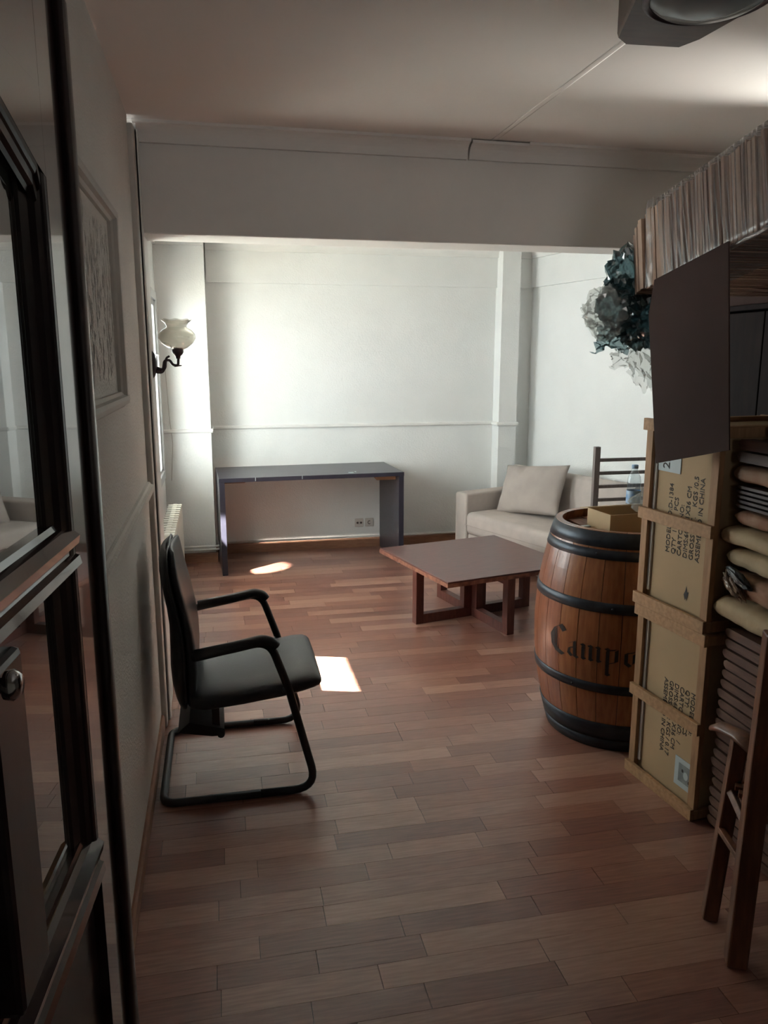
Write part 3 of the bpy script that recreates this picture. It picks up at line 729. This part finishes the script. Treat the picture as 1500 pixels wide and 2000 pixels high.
# things on the barrel
cb = thing('small_carton', 'small open brown carton on top of the barrel', 'box', (BX-.015, BY-.125, .935), math.radians(4))
box('carton_side', M['kraft'], (-.135, .16, -.003, .003, 0, .085), cb); box('carton_side', M['kraft'], (-.135, .16, .177, .183, 0, .085), cb)
box('carton_end', M['kraft'], (-.135, -.129, .003, .177, 0, .085), cb); box('carton_end', M['kraft'], (.154, .16, .003, .177, 0, .085), cb)
box('carton_base', M['kraft'], (-.129, .154, .003, .177, 0, .004), cb)
f_ = MB(); f_.box(-.135, .16, -.07, 0, -.002, .002); o = f_.build('flap', M['kraft'], cb); o.location = (0, .183, .085); o.rotation_euler = (math.radians(20), 0, 0); o.rotation_euler = (math.radians(170), 0, 0)
for k, (x_, y_, a, w_) in enumerate(((-.19, .01, 12, .20), (-.16, -.05, -8, .17))):
    o = tag(box('wooden_stick', M['paper'] if k == 0 else M['pine'], (-w_/2, w_/2, -.012, .012, 0, .008)), ['white flat stick lying on the barrel top beside the carton', 'light wooden stick lying on the barrel top near the rim'][k], 'stick')
    o.location = (BX+x_+.03, BY+y_+.02, .9345); o.rotation_euler = (0,0,math.radians(a))
o = tag(crumple('foil_scrap', M['glint'], (0,0,0), (.022,.012,.006), 5, sub=2), 'small crumpled red foil scrap on the barrel top', 'scrap'); o.location = (BX-.135, BY-.185, .942)
o = tag(crumple('plastic_wrapper', M['film_clear'], (0,0,0), (.055,.04,.035), 8, amp=.3, sub=3), 'crumpled clear plastic wrapper lying on the small carton', 'wrapper'); o.location = (BX+.045, BY-.07, 1.058)
bt = thing('water_bottle', 'clear plastic water bottle with a blue label behind the crate edge', 'bottle', (BX+.125, BY+.165, .935))
MB().lathe([(0,0), (.030,0), (.032,.01), (.032,.13), (.030,.15), (.032,.17), (.028,.20), (.014,.225), (.013,.24)], n=24).build('body', M['bottle'], bt)
MB().lathe([(.0328,.075), (.0328,.135)], n=24).build('bottle_label', M['label_blue'], bt)
MB().lathe([(0,.255), (.015,.255), (.015,.238), (0,.238)], n=16).build('cap', M['label_blue'], bt)

# ------------------------------------------------------------------ crates
CA = math.radians(6.1)
def crate(z, label, H, lean):
    c = thing('shipping_crate', label, 'crate', (1.604-lean, 2.712, z), CA)
    D, Wd = .55, .405
    # local: x to the right, y from -Wd (near) to 0 (far)
    box('carton', M['kraft'], (.030, D-.03, -Wd+.020, -.020, .02, H-.02), c, bev=.004)
    for yy in (-Wd+.004, -.040):
        for xx in (.008, D-.030): box('corner_post', M['pine_v'], (xx, xx+.022, yy, yy+.036, .034, H-.034), c, bev=.0015)
    for z0 in (0, H*.5-.022, H-.045):
        for xx in (-.008, D-.008): 
            o = box('crate_slat', M['pine'], (xx, xx+.016, -Wd, 0, z0, z0+.045), c, bev=.0015)
        for yy in (-Wd-.003, -.013):
            if z0 != H*.5-.022: box('crate_slat', M['pine_v'], (.008, D-.008, yy, yy+.016, z0+.004, z0+.04), c, bev=.0015)
    for yy in (-Wd+.01, -.05): box('runner', M['pine'], (0, D-.008, yy, yy+.04, H-.02, H-.002), c)
    return c
c1 = crate(0, 'lower wooden-framed carton crate with a white picture sticker, on the floor', .722, 0)
c2 = crate(.728, 'upper wooden-framed carton crate with upright black print, on the lower crate', .728, .012)
# torn wrap edge inside each crate
for c in (c1, c2): box('liner', M['trim_white'], (.022, .0292, -.055, -.043, .06, .66), c)
def put_text(c, lines, size, y0, z0, dy, up, m=M['ink']):
    for i, t in enumerate(lines):
        if not t: continue
        me = textmesh(t, size, shear=0); me.materials.append(m)
        o = put('lettering', me, None, c)
        if up > 0:   # reads upwards
            R = Matrix(((0,0,-1,.0292), (0,1,0,y0-i*dy), (1,0,0,z0), (0,0,0,1)))
        else:        # reads downwards
            R = Matrix(((0,0,-1,.0292), (0,-1,0,y0+i*dy), (-1,0,0,z0), (0,0,0,1)))
        o.matrix_local = R
put_text(c2, ['MODEL NO:D-1384', 'QTY  1        PCS', 'CARTON NO:', 'DIMS:60X61X36 CM', 'GROSS WT.    KGS /0.5', 'ASSEMBLED IN CHINA'], .031, -.152, .232, .0325, 1)
put_text(c1, ['MODEL NO:', 'QTY:       PCS', 'CARTON NO:   /', 'DIMS:60X61X36 CM', 'GROSS WT: KGS / 0.17', 'ASSEMBLED IN CHINA'], .031, -.318, .468, .0305, -1)
# labels and marks
lb = box('paper_label', M['paper'], (.0270, .0292, -.185, -.06, .535, .66), c2)
for ch, zz_ in (('2', .545), ('A', .575)):
    me = textmesh(ch, .055); me.materials.append(M['ink']); o = put('lettering', me, None, lb); o.matrix_local = Matrix(((0,0,-1,.0265), (0,1,0,-.125), (1,0,0,zz_), (0,0,0,1)))
b = MB(); zc, yc = .108, -.262
b.poly([(.0290, yc+.012, zc-.010), (.0290, yc+.004, zc-.030), (.0290, yc-.002, zc-.022), (.0290, yc-.004, zc-.034), (.0290, yc-.010, zc-.012), (.0290, yc-.014, zc+.004), (.0290, yc-.004, zc+.002), (.0290, yc, zc+.026), (.0290, yc+.004, zc+.006)])
b.build('printed_mark', M['ink'], c2)
stk = box('picture_sticker', M['paper'], (.0270, .0292, -.388, -.262, .075, .190), c1)
s2_ = box('sticker_picture', M['sticker_grey'], (.0258, .0272, -.368, -.285, .098, .170), stk)
b = MB(); b.poly([(.0255, -.326+.013*math.cos(a), .132+.016*math.sin(a)) for a in [2*PI*i/14 for i in range(14)]]); b.build('picture_face', M['paper'], s2_)
b = MB()
for dy_, dz_ in ((-.020,-.018), (.018,.014)): b.poly([(.0254, -.326+dy_+.006*math.cos(a), .132+dz_+.007*math.sin(a)) for a in [2*PI*i/8 for i in range(8)]])
b.build('picture_mark', M['ink'], s2_)

# ------------------------------------------------------------------ stack beside the crates
SX0, SX1, SY0, SY1 = 1.69, 2.08, 1.74, 2.29
ordn = ['lowest', 'second', 'third', 'fourth', 'fifth', 'sixth', 'seventh', 'eighth', 'ninth', 'tenth']
def folded(z, h, label, dx=0, dy=0, m=None, group=None, n=2):
    m = m or M['slat']
    t = thing('folded_slat_chair', label, 'chair', (SX0+dx, SY0, z), 0, group)
    hh = h/n
    L = SY1-SY0+dy
    for k in range(n):
        e = random.Random(int(z*1000)+k).uniform(-.012, .004)
        for xx in (0, SX1-SX0-.045):
            b = MB(); pr_ = [(0,.003), (L+e-.014,.003), (L+e-.003,.25*hh+.002), (L+e,.5*hh), (L+e-.003,.75*hh), (L+e-.014,hh-.004), (0,hh-.004)]
            b.prism([(xx, a, c+k*hh) for a, c in pr_], (.045, 0, 0)); b.build('side_rail', m, t)
    for i in range(7):
        yy = .02+i*(L-.06)/6.5; box('slat', m, (.045, SX1-SX0-.045, yy, yy+.045, h-.020, h-.006), t)
    return t
z = .012; hgt = .0755
for i in range(10):
    folded(z, hgt, 'folded brown slatted wooden chair, %s from the floor in the stack beside the crates' % ordn[i], dx=random.uniform(0, .008), dy=-.004*i+.02 if i > 5 else 0, group='folded slat chairs in the stack beside the crates'); z += hgt
def bundle(z0, z1, label, m, dx=0, y1=SY1, r=.6, seed=1, name='wrapped_bundle', depth=None):
    w_ = (SX1-SX0) if depth is None else depth
    bm = bmesh.new(); rs = []
    n = 24; h = z1-z0; L = y1-SY0
    mb = MB()
    ts = [i/16*(1-.04/L) for i in range(17)] + [1-.04/L*(1-q) for q in (.2,.4,.55,.7,.8,.88,.95,1)]
    for t in ts:
        yy = SY0+L*t
        end = min(1, (1-t)*L/.04); s_ = (1-(1-end)**2.6)**.5 if end < 1 else 1
        s_ = max(s_, .25)
        ring = []
        for i in range(n):
            a = 2*PI*i/n; c, q = math.cos(a), math.sin(a)
            xx = w_/2*abs(c)**(2/8)*(1 if c >= 0 else -1); zz = h/2*abs(q)**(2/3.2)*(1 if q >= 0 else -1)
            nn = noise.noise(Vector((xx*6, yy*9, zz*14+seed*7)))*.010 + noise.noise(Vector((xx*20, yy*30, zz*30+seed*3)))*.004
            ring.append((SX0+dx+w_/2+xx*(1 if s_ == 1 else .97+.03*s_)+nn*(1 if c > 0 else 1), yy, (z0+z1)/2+zz*s_*.97+nn*.5))
        rs.append(ring)
    mb.rings(rs); bm.free()
    o = mb.build(name, m); tag(o, label, 'bundle'); return o
bundle(.790, .876, 'cream foam-wrapped plank bundle directly on the folded slat chairs', M['foam'], dx=-.028, y1=2.315, seed=1)
bb_ = bundle(.878, .972, 'cream foam bundle sealed with shiny brown tape', M['foam_red'], dx=-.014, y1=2.30, seed=2)
bundle(.974, 1.052, 'cream foam bundle with a row of dimples above the taped bundle', M['foam'], dx=-.004, y1=2.30, seed=3)
bundle(1.054, 1.122, 'cream foam roll jutting furthest towards the crates', M['foam'], dx=-.018, y1=2.325, seed=4)
bundle(1.124, 1.182, 'grey-cream foam roll with a reddish stain beneath the thin dark slats', M['foam_red'], dx=.004, y1=2.29, seed=5)
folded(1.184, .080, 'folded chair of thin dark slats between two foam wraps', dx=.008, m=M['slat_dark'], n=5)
bundle(1.266, 1.335, 'reddish foam bundle just under the topmost brown chair', M['foam_red'], dx=.0, y1=2.31, seed=6)
folded(1.338, .082, 'brown folded wooden chair topmost on the foam wrapped bundles', dx=.0, m=M['slat'], n=2)
o = crumple('tape_wrap', M['tape'], (0,0,0), (.022,.060,.020), 3, amp=.2, sub=3)
o.parent = bb_; o.location = (1.668, 2.215, .930); o.rotation_euler = (math.radians(38), 0, 0)
o = crumple('tape_wrap', M['black_plastic'], (0,0,0), (.016,.060,.016), 6, amp=.2, sub=3)
o.parent = bb_; o.location = (1.666, 2.195, .962); o.rotation_euler = (math.radians(22), 0, 0)
# set-back folded chairs in the dark
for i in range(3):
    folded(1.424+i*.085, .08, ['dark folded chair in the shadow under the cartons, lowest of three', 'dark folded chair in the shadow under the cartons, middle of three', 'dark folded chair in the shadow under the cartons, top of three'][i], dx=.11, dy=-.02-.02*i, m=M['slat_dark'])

# added tall cabinet under the flat cartons, near black to fill the dark gap
wd = thing('dark_backdrop_cabinet', 'added tall cabinet, blackened to fill the dark behind the crates and stack', 'cabinet', (2.24, 1.30, 0))
box('side_panel', M['wardrobe'], (0, .55, 0, .022, 0, 1.88), wd); box('side_panel', M['wardrobe'], (0, .55, 2.13, 2.152, 0, 1.88), wd)
box('back_panel', M['wardrobe'], (.53, .55, .022, 2.13, 0, 1.88), wd); box('top_panel', M['wardrobe'], (-.01, .56, -.01, 2.162, 1.88, 1.903), wd, bev=.003)
for j in range(4):
    d_ = box('cabinet_door', M['wardrobe'], (-.02, 0, .005+j*.537, .535+j*.537, .08, 1.87), wd, bev=.003)
    MB().tube([(-.02, .05+j*.537, .95), (-.045, .05+j*.537, .95), (-.045, .05+j*.537, 1.1), (-.02, .05+j*.537, 1.1)], .006, 8).build('door_handle', M['bronze'], d_)

# ------------------------------------------------------------------ pack of flattened cartons on top (on edge), tilting down to the far end
PT = math.radians(-10.5)
pk = thing('flat_carton_pack', 'plastic-wrapped pack of flattened cartons standing on edge above the stack', 'cardboard', (1.55, 2.775, 1.915), 0, rot=(PT, 0, 0))
rp = random.Random(12); yy = 0; k = 0
shm = []
for m in M['kraft_edge']:
    b = MB(); b.box(0, 1, -1, 0, 0, 1); me = b.mesh('carton_sheet'); me.materials.append(m); shm.append(me)
while yy < 1.35:
    t = rp.choice([.006, .008, .012, .012, .018, .026]) if k < 12 else rp.choice([.007, .009, .012, .016])
    o = put('carton_sheet', shm[rp.choice([0,0,1,2,2,3])], None, pk)
    hh = .272 + rp.uniform(-.004, .006)
    if k < 5: hh = .262 - .008*(5-k)
    o.location = (rp.uniform(-.008, .006), -yy, rp.uniform(-.002, .004)); o.scale = (1.05, t*.86, hh); o.rotation_euler = (0, 0, rp.uniform(-.006, .006))
    yy += t; k += 1
# stretch film over the left face, the underside edge and the top
def filmgrid(name, P, nu, nv, m, parent, amp=.004, seed=0, fv=60, fu=4):
    bm = bmesh.new(); g = []
    for i in range(nu+1):
        rr = []
        for j in range(nv+1):
            p, n_ = P(i/nu, j/nv)
            q = noise.noise(Vector((i/nu*fu+seed, j/nv*fv, seed)))*amp + abs(noise.noise(Vector((i/nu*fu*3, j/nv*fv*.4, seed+4))))*amp*1.2
            rr.append(bm.verts.new(Vector(p)+Vector(n_)*q))
        g.append(rr)
    for i in range(nu):
        for j in range(nv):
            f = bm.faces.new((g[i][j], g[i+1][j], g[i+1][j+1], g[i][j+1])); f.smooth = True
    me = bpy.data.meshes.new(name); bm.to_mesh(me); bm.free(); return put(name, me, m, parent)
def wrapP(u, v):  # u: round the section, v: along
    yy = -.18-v*1.1 - .05*(1-u)*(1-v)
    if u < .2: t = u/.2; return ((-.016+.25*(1-t), yy, -.012), (0,0,-1))
    if u < .8: t = (u-.2)/.6; return ((-.018, yy, -.012+.298*t), (-1,0,0))
    t = (u-.8)/.2; return ((-.018+.3*t, yy, .290), (0,0,1))
filmgrid('stretch_film', wrapP, 24, 300, M['film_wrap'], pk, amp=.0035, seed=3, fv=90, fu=2)
def bandP(u, v):
    return ((-.024, -.115-.05*v-.03*u, -.01+.30*u), (-1,0,0))
filmgrid('film_band', bandP, 24, 10, M['film_wrap'], pk, amp=.006, seed=7, fv=5, fu=3)
# lower lip of bunched film
MB().tube([(-.014+.004*math.sin(i*1.7), -.20-i*.05, -.012+.003*math.sin(i*2.3)) for i in range(22)], .0065, 6).build('film_hem', M['film_wrap'], pk)
# hanging dark flap
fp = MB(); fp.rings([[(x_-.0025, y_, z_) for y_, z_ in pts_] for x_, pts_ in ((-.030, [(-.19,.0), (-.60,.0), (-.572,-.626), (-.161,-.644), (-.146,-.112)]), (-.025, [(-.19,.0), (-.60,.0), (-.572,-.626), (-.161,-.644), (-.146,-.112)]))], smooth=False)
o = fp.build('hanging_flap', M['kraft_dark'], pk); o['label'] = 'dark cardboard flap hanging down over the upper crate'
# added flat cartons prop the near end and close the bright gap below it
fc = thing('carton_wedge', 'added flat cartons on the cabinet filling the bright gap under the raised pack', 'cardboard', (2.24, 1.24, 1.906))
for k in range(6):
    ye = 2.775-(1.906+.044*(k+1)-1.90)/.185-.02
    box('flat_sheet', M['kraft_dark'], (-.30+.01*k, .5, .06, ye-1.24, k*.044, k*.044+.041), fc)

bx_ = thing('gap_filler_box', 'added dark box closing the bright gap on the far end of the cabinet', 'box', (2.26, 2.84, 1.904))  # added to darken the bright gap seen past the carton pack
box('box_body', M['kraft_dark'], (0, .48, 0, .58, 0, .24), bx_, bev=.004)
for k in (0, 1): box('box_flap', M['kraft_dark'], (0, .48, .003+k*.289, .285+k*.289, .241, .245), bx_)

# plastic film hanging off the far end of the pack
bagt = thing('plastic_film_bunch', 'crumpled dark green and clear plastic film hanging from the carton pack end', 'plastic film', (1.52, 2.87, 1.85))
def drape(name, m, pts, seed, amp=.03, n=22, thick=0):
    """crumpled sheet spanned between two polylines"""
    A, B = pts
    def at(L, t):
        t = t*(len(L)-1); i = min(int(t), len(L)-2); return Vector(L[i])*(1-(t-i))+Vector(L[i+1])*(t-i)
    bm = bmesh.new(); g = []
    for i in range(n+1):
        rr = []
        for j in range(n+1):
            u, v = i/n, j/n; p = at(A, u)*(1-v)+at(B, u)*v
            q = Vector((u*3.5+seed, v*3.5, seed*2.3))
            d = Vector((abs(noise.noise(q*1.1))-.2, abs(noise.noise(q*1.3+Vector((5,5,5))))-.2, abs(noise.noise(q*1.2+Vector((9,1,3))))-.2))*amp*1.6 + Vector((noise.noise(q*3), noise.noise(q*3.1+Vector((4,4,4))), noise.noise(q*2.9)))*amp*.7
            rr.append(bm.verts.new(p+d))
        g.append(rr)
    for i in range(n):
        for j in range(n):
            bm.faces.new((g[i][j], g[i+1][j], g[i+1][j+1], g[i][j+1])).smooth = (seed % 2 == 0)
    me = bpy.data.meshes.new(name); bm.to_mesh(me); bm.free()
    return put(name, me, m, bagt)
def L3(*a): return [(x-1.52, y-2.87, z-1.85) for x, y, z in a]
crumple('film_lump', M['film_green'], (.06, -.01, .14), (.085,.07,.10), 11, amp=.26, sub=4, parent=bagt, freq=2.3)
crumple('film_lump', M['film_green'], (.03, .0, .035), (.085,.05,.085), 4, amp=.27, sub=4, parent=bagt, freq=2.3)
crumple('film_lump', M['film_clear'], (-.035, -.02, .0), (.085,.05,.09), 9, amp=.24, sub=4, parent=bagt, freq=2.2)
crumple('film_lump', M['film_green'], (.10, -.06, -.035), (.085,.07,.085), 13, amp=.30, sub=4, parent=bagt, freq=2.4)
drape('film_sheet', M['film_green'], (L3((1.46,2.86,1.80),(1.54,2.84,1.80),(1.62,2.82,1.82)), L3((1.435,2.86,1.695),(1.49,2.85,1.725),(1.56,2.83,1.70))), 3, .022)
drape('film_sheet', M['film_clear'], (L3((1.395,2.90,1.885),(1.46,2.88,1.90),(1.50,2.86,1.88)), L3((1.42,2.88,1.79),(1.47,2.86,1.78),(1.55,2.85,1.75))), 6, .02)
drape('film_sheet', M['film_clear'], (L3((1.50,2.85,1.74),(1.58,2.84,1.77),(1.68,2.80,1.78)), L3((1.53,2.86,1.63),(1.60,2.85,1.66),(1.67,2.82,1.56))), 8, .024)
drape('film_sheet', M['film_clear'], (L3((1.57,2.82,1.78),(1.64,2.80,1.80),(1.70,2.80,1.80)), L3((1.575,2.85,1.62),(1.63,2.83,1.54),(1.70,2.82,1.58))), 10, .02)
drape('film_sheet', M['film_green'], (L3((1.60,2.80,1.90),(1.68,2.78,1.92),(1.76,2.78,1.93)), L3((1.58,2.80,1.76),(1.64,2.79,1.73),(1.72,2.78,1.78))), 5, .024)

# ------------------------------------------------------------------ wooden folding armchair at the right edge
fc_ = thing('folding_armchair', 'reddish brown wooden folding armchair at the right front corner', 'chair', (1.38, 1.66, 0))
W2 = Vector((.32, -.24, 0))
def fl_(p, off): return tuple(Vector(p)-Vector((1.38, 1.66, 0))+(W2 if off else Vector((0,0,0))))
def flatbar(p0, p1, wdt, dep, name, m=M['chair_wood'], rnd_=.006):
    p0, p1 = Vector(p0), Vector(p1); t = (p1-p0).normalized(); s_ = Vector((.43,.90,0)); s_ = (s_-t*s_.dot(t)).normalized(); q = t.cross(s_)
    L = (p1-p0).length
    Mx = Matrix(((s_.x, q.x, t.x, p0.x), (s_.y, q.y, t.y, p0.y), (s_.z, q.z, t.z, p0.z), (0,0,0,1)))
    return MB().box(-wdt/2, wdt/2, -dep/2, dep/2, 0, L, bev=rnd_, mtx=Mx).build(name, m, fc_)
for k in (0, 1):
    flatbar(fl_((1.405,1.845,0),k), fl_((1.462,1.855,.585),k), .046, .044, 'front_leg')
    flatbar(fl_((1.368,1.668,0),k), fl_((1.392,1.668,.98),k), .056, .056, 'back_post')
    pts_ = [Vector(fl_((1.398,1.905,.598),k)), Vector(fl_((1.415,1.88,.612),k)), Vector(fl_((1.420,1.80,.622),k)), Vector(fl_((1.400,1.70,.625),k))]
    MB().tube(pts_, [.012,.022,.024,.022], 10, sx=1.25, sy=.6).build('armrest', M['chair_wood'], fc_)
    flatbar(fl_((1.378,1.69,.30),k), fl_((1.415,1.84,.30),k), .02, .018, 'side_rail', rnd_=.003)
    flatbar(fl_((1.385,1.69,.40),k), fl_((1.445,1.86,.42),k), .03, .018, 'seat_rail', rnd_=.003)
for j, zz in enumerate((.46,.43,.39)):
    MB().lathe([(0,.002), (.0045,.002), (.0045,0)], n=8).build('screw', M['screw'], fc_).matrix_local = Matrix.Translation((1.407+.057*zz/.585-1.38-.0145+.012, 1.846-1.66-.021, zz)) @ Matrix.Rotation(PI/2, 4, 'X')
for j in range(6):
    t = j/5; p = Vector(fl_((1.392+.05*t, 1.70+.15*t, .428+.02*t), 0))
    Mx = Matrix.Translation(p) @ Matrix.Rotation(math.atan2(W2.y, W2.x), 4, 'Z')
    MB().box(0, W2.length, -.012, .012, 0, .014, bev=.002, mtx=Mx).build('seat_slat', M['chair_wood'], fc_)
for zz in (.70, .80, .90):
    Mx = Matrix.Translation(Vector(fl_((1.392,1.668,zz),0))) @ Matrix.Rotation(math.atan2(W2.y, W2.x), 4, 'Z')
    MB().box(.01, W2.length-.01, -.008, .008, 0, .05, bev=.003, mtx=Mx).build('back_slat', M['chair_wood'], fc_)

# ------------------------------------------------------------------ ceiling lamp
cl = thing('ceiling_lamp', 'dark wooden eight-sided ceiling lamp with a round glass bowl', 'ceiling lamp', (1.14, 1.74, CZ))
oc = [(1.100,2.100), (1.252,2.090), (1.275,2.03), (1.315,1.62), (1.26,1.46), (1.00,1.46), (.90,1.58), (1.058,2.064)]
b = MB(); zt, zb = -.0, -.135
b.rings([[(x-1.14, y_-1.74, zt) for x, y_ in oc], [(x-1.14, y_-1.74, zb+.012) for x, y_ in oc], [((x-1.14)*.985, (y_-1.74)*.985, zb) for x, y_ in oc]], smooth=False)
b.build('wooden_base', M['lamp_wood'], cl)
MB().lathe([(.150,zb), (.150,zb-.010), (.140,zb-.016), (.134,zb-.010)], n=40, c=(.0,.04,0)).build('bezel', M['bronze'], cl)
MB().lathe([(.134,zb-.010), (.11,zb-.026), (.06,zb-.036), (0,zb-.038)], n=40, c=(0,.04,0)).build('glass_bowl', M['lamp_disc'], cl)

# cable drooping on the pilaster by the window
o = tag(MB().tube(fillet([(-.405, 6.478, 1.62), (-.39, 6.478, 1.2), (-.375, 6.478, 1.0), (-.40, 6.478, .70)], .1), .003, 6).build('cable', M['trim_grey']), 'thin grey cable hanging down the left pilaster', 'cable')
